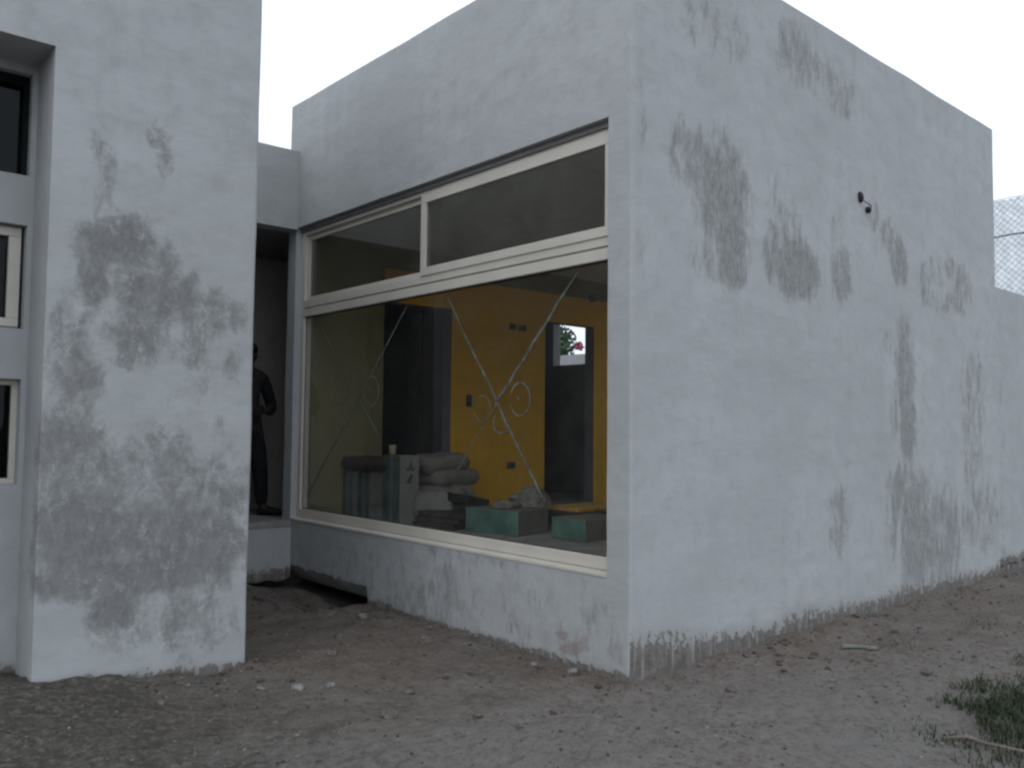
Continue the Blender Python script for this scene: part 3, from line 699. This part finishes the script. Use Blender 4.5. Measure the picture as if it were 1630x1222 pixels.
# ------------------------------------------------------------------ things stored inside the room
M['green'] = simple('green_printed_card', (0.085, 0.165, 0.13), 0.75, 0.35, 6)
M['card'] = simple('grey_card', (0.17, 0.16, 0.15), 0.8, 0.15, 8)
M['tape'] = simple('clear_tape', (0.13, 0.17, 0.15), 0.4, 0.1)
M['teal_dark'] = simple('dull_teal_card', (0.085, 0.118, 0.105), 0.75, 0.3, 6)
M['white_card'] = simple('white_card', (0.28, 0.275, 0.26), 0.75, 0.1, 6)
M['sack'] = simple('paper_sack', (0.23, 0.22, 0.195), 0.85, 0.15, 7, bump=.4, bscale=25)
M['dark_wood'] = simple('dark_form_board', (0.05, 0.042, 0.036), 0.8, 0.4, 10)
M['plank'] = simple('yellow_formwork_plank', (0.55, 0.33, 0.07), 0.7, 0.25, 8)
M['cloth'] = simple('grey_dusty_cloth', (0.20, 0.18, 0.165), 0.95, 0.3, 15, bump=.5, bscale=40)

def carton(loc, rz, sx, sy, sz, label, front, side, group=None, tape=True, mark=None):
    """front face looks to -X, flank to -Y; origin at the middle of its underside."""
    t = thing('carton', loc, label, 'box', group, rz)
    bm = bmesh.new(); box(bm, -sx / 2, sx / 2, -sy / 2, sy / 2, 0, sz, 0.006)
    for v in bm.verts: v.co += Vector((0.004 * noise.noise(v.co * 9 + Vector(loc)), 0.004 * noise.noise(v.co * 9 + Vector((5, 2, 1))), 0))
    o = obj('carton_body', bm, [side, front], t)
    for p in o.data.polygons:
        if p.normal.x < -0.7: p.material_index = 1
    if tape:
        boxobj('tape', (-sx / 2 - .0025, -sx / 2 - .0005, -.025, .025, .003, sz - .003), M['tape'], t, 0)
        boxobj('tape', (-sx / 2 + .003, sx / 2 - .003, -.025, .025, sz + .0005, sz + .0025), M['tape'], t, 0)
    if mark:
        bm = bmesh.new()
        yq = -sy / 2 - .0045
        def tri(pts):
            a_ = [bm.verts.new((x, yq, z)) for x, z in pts]; b_ = [bm.verts.new((x, yq + .004, z)) for x, z in pts]
            bm.faces.new(a_); bm.faces.new(b_[::-1])
            for i in range(len(pts)): bm.faces.new((a_[i], b_[i], b_[(i + 1) % len(pts)], a_[(i + 1) % len(pts)]))
        cz = sz * .86
        tri([(-.05, cz - .05), (.05, cz - .05), (.055, cz - .03), (-.045, cz - .03)])
        tri([(-.015, cz - .025), (.03, cz - .025), (.012, cz + .05)])
        tri([(-.04, cz - .16), (.01, cz - .17), (.03, cz - .1), (.02, cz - .085)])
        obj('printed_mark', bm, M['teal_dark'], t)
    return t
F0 = FLOOR + 0.002
carton((1.44, 1.67, F0), 0.0, 0.52, 0.38, 0.165, 'bright green carton lying on the floor nearest the window corner', M['green'], M['card'], tape=False)
carton((1.15, 2.38, F0), 0.18, 0.42, 0.57, 0.20, 'long green and grey carton lying on the floor under crumpled cloth', M['green'], M['card'], tape=False)
# upright cartons by the far end of the window
carton((0.79, 3.46, F0), 0.06, 0.22, 0.26, 0.62, 'tallest upright carton with a white side bearing a dark mark', M['teal_dark'], M['white_card'], 'upright cartons', mark=True)
carton((0.66, 3.70, F0), 0.03, 0.24, 0.20, 0.47, 'shorter teal carton standing beside the tallest upright carton', M['teal_dark'], M['card'], 'upright cartons')
carton((0.62, 3.90, F0), 0.03, 0.26, 0.18, 0.46, 'teal carton standing against the ochre wall, last of the upright row', M['teal_dark'], M['card'], 'upright cartons')
t = thing('paper_cup', (0.72, 3.50, F0 + .625), 'small pale yellow cup standing on the tallest upright carton', 'cup')
bm = bmesh.new()
prof = [(.028, 0), (.036, .085), (.039, .088), (.033, .083), (.026, .006)]
rings = [[bm.verts.new((r * math.cos(k * math.pi / 8), r * math.sin(k * math.pi / 8), z)) for k in range(16)] for r, z in prof]
for A, B in zip(rings, rings[1:]):
    for k in range(16): bm.faces.new((A[k], A[(k + 1) % 16], B[(k + 1) % 16], B[k]))
bm.faces.new(rings[0][::-1]); bm.faces.new(rings[-1])
M['cup'] = simple('cup_card', (0.6, 0.56, 0.36), 0.6, .1); obj('cup_body', bm, M['cup'], t, True)

def sack(loc, size, rz, tilt, label, mat, group, seed, name='cement_sack', cat='sack'):
    sx, sy, sz = size
    bm = bmesh.new(); bmesh.ops.create_grid(bm, x_segments=22, y_segments=16, size=1)
    top = list(bm.verts); V = []
    n1, n2 = 23, 17; vv = []; ff = []
    for side in (1, -1):
        for j in range(n2):
            for i in range(n1):
                u, v = -1 + 2 * i / (n1 - 1), -1 + 2 * j / (n2 - 1)
                prof_ = (max(0, 1 - abs(u) ** 9) * max(0, 1 - abs(v) ** 7)) ** 0.34
                x = u * sx / 2 * (1 - .06 * v * v); y = v * sy / 2 * (1 - .07 * u * u)
                z = side * sz / 2 * prof_ * (1 + .25 * noise.noise(Vector((u * 1.6 + seed, v * 1.6, side)))) + .012 * noise.noise(Vector((u * 4 + seed, v * 4, 2)))
                vv.append((x, y, z + sz / 2))
    for s_, off in ((1, 0), (-1, n1 * n2)):
        for j in range(n2 - 1):
            for i in range(n1 - 1):
                q = (off + j * n1 + i, off + j * n1 + i + 1, off + (j + 1) * n1 + i + 1, off + (j + 1) * n1 + i)
                ff.append(q if s_ > 0 else q[::-1])
    bm.free()
    o = pyobj(name, vv, ff, mat, None, True)
    bm = bmesh.new(); bm.from_mesh(o.data); bmesh.ops.remove_doubles(bm, verts=bm.verts, dist=1e-4); bm.to_mesh(o.data); bm.free()
    o.location = loc; o.rotation_euler = (tilt[0], tilt[1], rz)
    return tag(o, label, cat, group)
SG = 'stacked paper sacks'
sack((1.42, 3.66, F0), (.62, .46, .17), .1, (0, 0), 'lowest whitish sack of the pile under the dark doorway', M['sack'], SG, 1)
sack((1.36, 3.64, F0 + .155), (.62, .46, .17), -.22, (0, 0), 'second whitish sack from the bottom of the pile', M['sack'], SG, 2)
sack((1.47, 3.66, F0 + .31), (.58, .45, .16), .25, (0, 0), 'third whitish sack up in the pile', M['sack'], SG, 3)
sack((1.39, 3.70, F0 + .455), (.55, .42, .16), -.1, (.03, -.07), 'topmost whitish sack of the pile under the dark doorway', M['sack'], SG, 4)
sack((1.13, 3.28, F0 + .0), (.5, .42, .3), .5, (0, 0), 'bulging pale sack slumped in front of the pile', M['sack'], SG, 6)
sack((0.62, 3.76, F0 + .47), (.34, .5, .13), 0.0, (0, 0), 'dark cloth bag heaped on top of the shorter upright cartons', M['dark_wood'], None, 8, 'cloth_bag', 'bag')
# dark boards and tray
for k in range(3):
    bm = bmesh.new(); box(bm, -.24, .24, -.26, .26, 0, .042, .003)
    o = obj('form_board', bm, M['dark_wood']); o.location = (1.02 + .015 * k, 2.98 - .02 * k, F0 + .048 * k); o.rotation_euler = (0, 0, .1 + .07 * k)
    tag(o, ['lowest dark board of the low stack on the floor', 'middle dark board of the low stack on the floor', 'top dark board of the low stack on the floor'][k], 'board', 'stacked dark boards')
tr_ = thing('mortar_tray', (1.16, 2.99, F0 + .19), 'black open mortar tray tilted on the dark boards', 'tray', None, .15)
tr_.rotation_euler = (0.05, 0.2, .15)
for nm, d in (('base', (-.15, .15, -.17, .17, 0, .012)), ('side', (-.15, .15, -.17, -.155, .0125, .075)), ('side', (-.15, .15, .155, .17, .0125, .075)), ('side', (-.15, -.138, -.1545, .1545, .0125, .075)), ('side', (.138, .15, -.1545, .1545, .0125, .075))):
    boxobj(nm, d, M['black'], tr_, .002)
# crumpled cloth on the long carton
def heap(loc, sx, sy, sz, seed, name, label, mat, cat):
    bm = bmesh.new(); bmesh.ops.create_icosphere(bm, subdivisions=5, radius=1)
    for v in bm.verts:
        p = v.co.copy(); d = 1 + .35 * fbm(p.x * 1.6 + seed, p.y * 1.6, p.z * 1.6, 4) + .12 * (1 - abs(noise.noise(Vector((p.x * 4, p.y * 4 + seed, p.z * 4))))) 
        v.co = Vector((p.x * sx * d, p.y * sy * d, max(-.0, p.z * sz * d + sz * .15)))
    o = obj(name, bm, mat, None, True); o.location = loc; return tag(o, label, cat)
heap((1.42, 2.36, F0 + .204), .16, .15, .13, 3, 'dust_cloth', 'crumpled grey cloth heaped on the long carton below the narrow doorway', M['cloth'], 'cloth')
heap((1.16, 2.38, F0 + .204), .12, .11, .05, 9, 'work_glove', 'flattened grey rag at the near end of the long carton', M['cloth'], 'rag')
# planks on battens behind the green cartons
for k, xx in enumerate((1.9, 2.6)):
    o = boxobj('batten', (-.035, .035, -.35, .35, 0, .1), M['dark_wood'], None, .003); o.location = (xx, 2.35, F0)
    tag(o, ['dark batten on the floor under the left end of the yellow planks', 'dark batten on the floor under the right end of the yellow planks'][k], 'batten', 'battens under the planks')
o = boxobj('form_board', (-.55, .55, -.28, .28, 0, .035), M['dark_wood'], None, .003); o.location = (2.25, 2.35, F0 + .102); tag(o, 'wide dark board resting on battens under the yellow planks', 'board')
for k in range(2):
    o = boxobj('plank', (-.6, .6, -.11, .11, 0, .03), M['plank'], None, .003); o.location = (2.42, 2.28 + .235 * k, F0 + .139); o.rotation_euler = (0, 0, -.03 + .05 * k)
    tag(o, ['yellow plank lying on the dark board, nearer the window', 'yellow plank lying on the dark board, nearer the ochre wall'][k], 'plank', 'yellow planks')

# ------------------------------------------------------------------ person in the entrance hall, in profile facing right
M['skin'] = simple('skin', (0.035, 0.022, 0.018), 0.6, .1)
M['shirt'] = simple('dark_shirt', (0.022, 0.021, 0.022), 0.9, .3)
M['jeans'] = simple('dark_trousers', (0.012, 0.012, 0.014), 0.9, .3)
M['hair'] = simple('black_hair', (0.01, 0.009, 0.008), 0.6, .3)
M['shoe'] = simple('black_shoe', (0.01, 0.01, 0.01), 0.5)
per = thing('person', (-0.125, 4.80, FLOOR + .001), 'person in dark shirt and trousers standing in the shadowed entrance with hands clasped in front', 'person')
def skin(name, verts, edges, mat, parent, root=0, sub=2):
    me = bpy.data.meshes.new(name); me.from_pydata([v[0] for v in verts], edges, []); me.materials.append(mat)
    o = link(bpy.data.objects.new(name, me), parent)
    o.modifiers.new('skin', 'SKIN')
    for i, v in enumerate(verts):
        r = v[1] if isinstance(v[1], tuple) else (v[1], v[1])
        me.skin_vertices[0].data[i].radius = r; me.skin_vertices[0].data[i].use_root = (i == root)
    o.modifiers['skin'].use_smooth_shade = True
    s_ = o.modifiers.new('sub', 'SUBSURF'); s_.levels = sub; s_.render_levels = sub
    return o
# local x is forward (towards the yard), local y across; hands clasped in front, elbows out
per.rotation_euler = (0, 0, -math.pi / 2 + .12)
B = [((0, 0, .90), (.11, .15)), ((-.01, 0, 1.08), (.10, .135)), ((-.01, 0, 1.25), (.11, .16)), ((-.02, 0, 1.36), (.085, .15)), ((.01, 0, 1.45), .055), ((.03, 0, 1.50), .06), ((.04, 0, 1.57), (.09, .072)), ((.03, 0, 1.63), (.085, .065))]
E_ = [(i, i + 1) for i in range(7)]
def limb(pts, frm):
    p = frm
    for q in pts: B.append(q); E_.append((p, len(B) - 1)); p = len(B) - 1
for s_ in (1, -1):
    limb([((-.02, s_ * .17, 1.36), .062), ((-.03, s_ * .25, 1.22), .05), ((-.02, s_ * .305, 1.06), .045), ((.10, s_ * .20, 1.02), .038), ((.17, s_ * .12, 1.02), .028), ((.185, s_ * .085, 1.02), (.022, .034))], 3)
    limb([((.01, s_ * .10, .84), .095), ((.03, s_ * .15, .48), .065), ((.0, s_ * .20, .1), .045), ((.06, s_ * .23, .045), .04)], 0)
skin('body', B, E_, M['skin'], per)
for s_ in (1, -1):                                    # fingers fold over the other hand, thumb off the side of the palm
    for k, L in enumerate((.066, .075, .07, .055)):
        z_ = 1.045 - .018 * k
        skin('finger', [((.188, s_ * .075, z_), .010), ((.20, s_ * .045, z_), .0095), ((.20, s_ * (.045 - L * .5), z_ - .004), .009), ((.185, s_ * (.045 - L * .85), z_ - .01), .008)], [(0, 1), (1, 2), (2, 3)], M['skin'], per, 0, 1)
    skin('thumb', [((.18, s_ * .09, 1.045), .012), ((.19, s_ * .06, 1.065), .011), ((.195, s_ * .02, 1.068), .009)], [(0, 1), (1, 2)], M['skin'], per, 0, 1)
sh = [((0, 0, .82), (.135, .175)), ((-.01, 0, 1.08), (.12, .155)), ((-.01, 0, 1.25), (.13, .18)), ((-.02, 0, 1.37), (.1, .165)), ((.0, 0, 1.43), .07)]
se = [(0, 1), (1, 2), (2, 3), (3, 4)]
for s_ in (1, -1):
    k = 3
    for q in [((-.02, s_ * .17, 1.36), .08), ((-.03, s_ * .25, 1.22), .066), ((-.02, s_ * .305, 1.06), .058), ((.10, s_ * .20, 1.02), .05), ((.14, s_ * .15, 1.02), .044)]:
        sh.append(q); se.append((k, len(sh) - 1)); k = len(sh) - 1
skin('shirt', sh, se, M['shirt'], per)
tv = [((0, 0, .92), (.115, .155)), ((.0, 0, .86), (.12, .15))]; te = [(0, 1)]
for s_ in (1, -1):
    k = 1
    for q in [((.01, s_ * .10, .80), .108), ((.03, s_ * .15, .48), .082), ((.0, s_ * .20, .09), .064)]: tv.append(q); te.append((k, len(tv) - 1)); k = len(tv) - 1
skin('trousers', tv, te, M['jeans'], per)
for s_ in (1, -1):
    c_, n_ = math.cos(.65), math.sin(.65) * s_
    f = lambda t, z, r: ((.0 + c_ * t, s_ * .20 + n_ * t, z), r)
    skin('shoe', [f(-.05, .045, (.045, .044)), f(.05, .05, (.045, .05)), f(.16, .035, (.045, .034)), f(.22, .028, (.036, .027))], [(0, 1), (1, 2), (2, 3)], M['shoe'], per)
bm = blob((.015, 0, 1.62), .105, .09, .078); obj('hair', bm, M['hair'], per, True)
obj('nose', blob((.135, 0, 1.555), .018, .014, .022), M['skin'], per, True)
obj('mouth', blob((.122, 0, 1.515), .008, .022, .006), M['hair'], per, True)
for s_ in (1, -1):
    obj('ear', blob((.035, s_ * .078, 1.56), .022, .01, .033), M['skin'], per, True)
    obj('eye', blob((.118, s_ * .032, 1.575), .008, .013, .008), M['hair'], per, True)

# ------------------------------------------------------------------ loose stones, clods, grass and litter on the dirt
ico = bmesh.new(); bmesh.ops.create_icosphere(ico, subdivisions=1, radius=1)
IV = np.array([v.co[:] for v in ico.verts]); IF = np.array([[v.index for v in f.verts] for f in ico.faces]); ico.free()
def outside(x, y):
    if x > -0.03 and y > -0.03: return False
    if x < -1.47 and y > 1.6: return False
    if y > 4.0: return False
    return True
def pebbles(name, n, smin, smax, power, mat, label, cat, flat=.6, region=(-4, 6, -3, 4), dens=None):
    V = []; F = []; T = []; k = 0; tries = 0
    while k < n and tries < n * 6:
        tries += 1
        x, y = rng.uniform(region[0], region[1]), rng.uniform(region[2], region[3])
        if not outside(x, y): continue
        dcam = math.hypot(x - CAM.x, y - CAM.y)
        if dcam < 1.6: continue
        if noise.noise(Vector((x * 1.1, y * 1.1, 4))) + .25 < rng.uniform(-.5, .6): continue
        if dens and rng.random() > dens(x, y): continue
        s = smin + (smax - smin) * rng.random() ** power
        q = IV * (1 + .3 * rng.normal(size=(len(IV), 1)).clip(-1, 1)) * s * np.array((rng.uniform(.7, 1.3), rng.uniform(.7, 1.3), flat * rng.uniform(.6, 1.2)))
        th = rng.uniform(0, 6.28); c_, s_ = math.cos(th), math.sin(th)
        q = q @ np.array(((c_, s_, 0), (-s_, c_, 0), (0, 0, 1)))
        V.append(q + np.array((x, y, gh(x, y) + s * flat * .25))); F.append(IF + k * len(IV)); T += [rng.random() ** 1.6] * len(IV); k += 1
    V = np.concatenate(V); F = np.concatenate(F)
    o = pyobj(name, V.tolist(), F.tolist(), mat); at = o.data.attributes.new('tint', 'FLOAT', 'POINT'); at.data.foreach_set('value', np.array(T, dtype=np.float32))
    return tag(o, label, cat, kind='stuff')
pebbles('gravel', 9000, .0025, .011, 2.6, M['gravel'], 'fine pale gravel scattered over the dirt yard', 'gravel')
def near_walls(x, y):
    d = 9
    if x > -.1: d = min(d, abs(y))
    if y > -.1 and x > -1.4: d = min(d, abs(x))
    if x < -1.4: d = min(d, abs(y - 1.63))
    if x > -1.5 and y > 2.6: d = min(d, .15)
    return math.exp(-d / .28) + .06
pebbles('dirt_clods', 5000, .004, .022, 3.6, M['clods'], 'crumbled dark soil clods along the foot of the walls', 'soil', .7, dens=near_walls)

# bigger single stones
M['stone'] = simple('pale_stone', (0.19, 0.18, 0.165), 0.9, .3, 25, bump=.5, bscale=50)
M['stone_d'] = simple('brown_stone', (0.12, 0.10, 0.088), 0.9, .3, 25, bump=.5, bscale=50)
M['red_tile'] = simple('broken_tile', (0.17, 0.105, 0.08), 0.85, .2, 25)
def stone(x, y, s, mat, label, group, seed):
    bm = bmesh.new(); bmesh.ops.create_icosphere(bm, subdivisions=2, radius=1)
    for v in bm.verts:
        p = v.co.copy(); d = 1 + .35 * noise.noise(p * 1.3 + Vector((seed, 0, 0))) + .12 * noise.noise(p * 3 + Vector((0, seed, 0)))
        v.co = Vector((p.x * s * d * 1.2, p.y * s * d, p.z * s * .6 * d))
    o = obj('stone', bm, mat); o.location = (x, y, gh(x, y) + s * .28); o.rotation_euler = (0, 0, seed * 1.7)
    tag(o, label, 'stone', group)
G1 = 'loose stones on the dirt'
for i, (x, y, s, mt, lb) in enumerate([
    (-.24, 2.40, .040, 'stone', 'white stone lying by the end of the undercut below the window'),
    (-.42, 2.55, .022, 'stone', 'small white stone left of the stone by the undercut wall'),
    (-1.45, 1.08, .034, 'stone', 'pale stone in front of the left block corner'),
    (-1.30, 1.00, .026, 'stone', 'pale stone to the right of the left block corner stone'),
    (-1.62, 1.18, .02, 'stone', 'small pale stone at the foot of the left block corner'),
    (-.98, 1.55, .035, 'stone_d', 'dark brown stone in the middle of the passage mouth'),
    (-.70, 1.95, .03, 'stone_d', 'dark stone in the passage in front of the window'),
    (-1.35, .35, .038, 'stone_d', 'dark flat stone in the foreground dirt left of centre'),
    (-1.00, .10, .022, 'stone_d', 'brown stone in the foreground dirt at centre'),
    (-.15, .62, .024, 'stone', 'pale chip near the window wall foot, close to the corner'),
    (-.10, .35, .03, 'stone', 'pale lump of mortar below the brick-red scrape'),
    (.35, -.42, .026, 'stone_d', 'brown stone in front of the house corner'),
    (1.55, -.95, .034, 'stone_d', 'dark stone between the side wall and the grass'),
    (-1.05, .62, .028, 'stone_d', 'brown stone in the bare dirt left of the house corner')]):
    stone(x, y, s, M[mt], lb, G1, i + 1)

# strip of lath, flat offcut, stick
M['stick'] = simple('dry_stick', (0.14, 0.12, 0.10), 0.85, .3)
M['lath'] = simple('weathered_lath', (0.2, 0.19, 0.17), 0.85, .2)
def litter(name, a_, b_, w_, t_, mat, label, cat):
    A = Vector((a_[0], a_[1], gh(*a_) + t_ + .012)); Bp = Vector((b_[0], b_[1], gh(*b_) + t_ + .012)); d = Bp - A
    bm = bmesh.new(); n = 8; prev = None; side = Vector((-d.y, d.x, 0)).normalized() * w_ / 2
    for i in range(n + 1):
        f_ = i / n; p = A + d * f_ + Vector((0, 0, .004 * math.sin(f_ * 5)))
        r_ = [bm.verts.new(p + side * (1 + .2 * noise.noise(Vector((f_ * 5, w_, 1))))), bm.verts.new(p - side), bm.verts.new(p - side - Vector((0, 0, t_))), bm.verts.new(p + side - Vector((0, 0, t_)))]
        if prev:
            for k in range(4): bm.faces.new((prev[k], prev[(k + 1) % 4], r_[(k + 1) % 4], r_[k]))
        else: bm.faces.new(r_)
        prev = r_
    bm.faces.new(prev[::-1]); return tag(obj(name, bm, mat), label, cat)
litter('wood_lath', (1.70, -.34), (1.86, -.50), .035, .012, M['lath'], 'short pale strip of lath on the dirt beside the side wall', 'lath')
litter('wood_offcut', (-.72, 3.22), (-.30, 3.16), .07, .015, M['stone_d'], 'flat grey offcut lying in the passage before the entrance', 'offcut')
st = bmesh.new()
tube(st, [(.40, -1.52, gh(.40, -1.52) + .035), (.44, -1.60, gh(.44, -1.6) + .05), (.47, -1.66, gh(.47, -1.66) + .035), (.50, -1.76, gh(.5, -1.76) + .03), (.55, -1.92, gh(.55, -1.92) + .02)], .008, 7, True, [.005, .009, .008, .007, .004])
tag(obj('stick', st, M['stick'], None, True), 'thin pale stick lying in the dark grass at the lower right', 'stick')

def grass(name, n, dens, hmin, hmax, region, label):
    V = []; F = []; T = []; k = 0; tries = 0
    while k < n and tries < n * 25:
        tries += 1
        x, y = rng.uniform(region[0], region[1]), rng.uniform(region[2], region[3])
        d = dens(x, y)
        if rng.random() > d: continue
        z = gh(x, y) - .004; h = rng.uniform(hmin, hmax) * (.5 + .7 * d); th = rng.uniform(0, 6.28); ln = rng.uniform(.3, 1.3) * h
        dx_, dy_ = math.cos(th), math.sin(th); wd = rng.uniform(.0015, .0035)
        base = len(V)
        for f_ in (0, .45, .8):
            cx, cy, cz = x + dx_ * ln * f_ * f_, y + dy_ * ln * f_ * f_, z + h * (f_ - .25 * f_ * f_)
            ww = wd * (1 - .5 * f_); V += [(cx - dy_ * ww, cy + dx_ * ww, cz), (cx + dy_ * ww, cy - dx_ * ww, cz)]
        V.append((x + dx_ * ln, y + dy_ * ln, z + h * .75))
        F += [(base, base + 1, base + 3, base + 2), (base + 2, base + 3, base + 5, base + 4), (base + 4, base + 5, base + 6)]
        T += [rng.random()] * 7; k += 1
    o = pyobj(name, V, F, M['grass']); at = o.data.attributes.new('tint', 'FLOAT', 'POINT'); at.data.foreach_set('value', np.array(T, dtype=np.float32))
    return tag(o, label, 'grass', kind='stuff')
def gd(x, y):
    e = noise.noise(Vector((x * 2.3, y * 2.3, 11))) * .22 + noise.noise(Vector((x * 7, y * 7, 4))) * .10
    a1 = sstep(.15, .75, x + e * 1.6) * sstep(-1.10, -1.62, y + e * 1.6)
    return a1 * sstep(-.12, .12, noise.noise(Vector((x * 3.1, y * 3.1, 2))) + .14 + .35 * sstep(-1.5, -1.9, y))
grass('grass', 26000, gd, .03, .10, (.2, 3.2, -3.4, -1.15), 'dark green grass patch on the dirt at the lower right')
def wd(x, y):
    return max(math.exp(-((x - 2.05) / .22) ** 2 - ((y + .52) / .12) ** 2) * .5, math.exp(-((x - 3.2) / .3) ** 2 - ((y + .7) / .2) ** 2) * .4, math.exp(-((x + .55) / .1) ** 2 - ((y + .35) / .06) ** 2) * .3)
grass('weeds', 700, wd, .015, .04, (-1, 4, -1.2, 0), 'sparse low weeds on the dirt along the side wall')
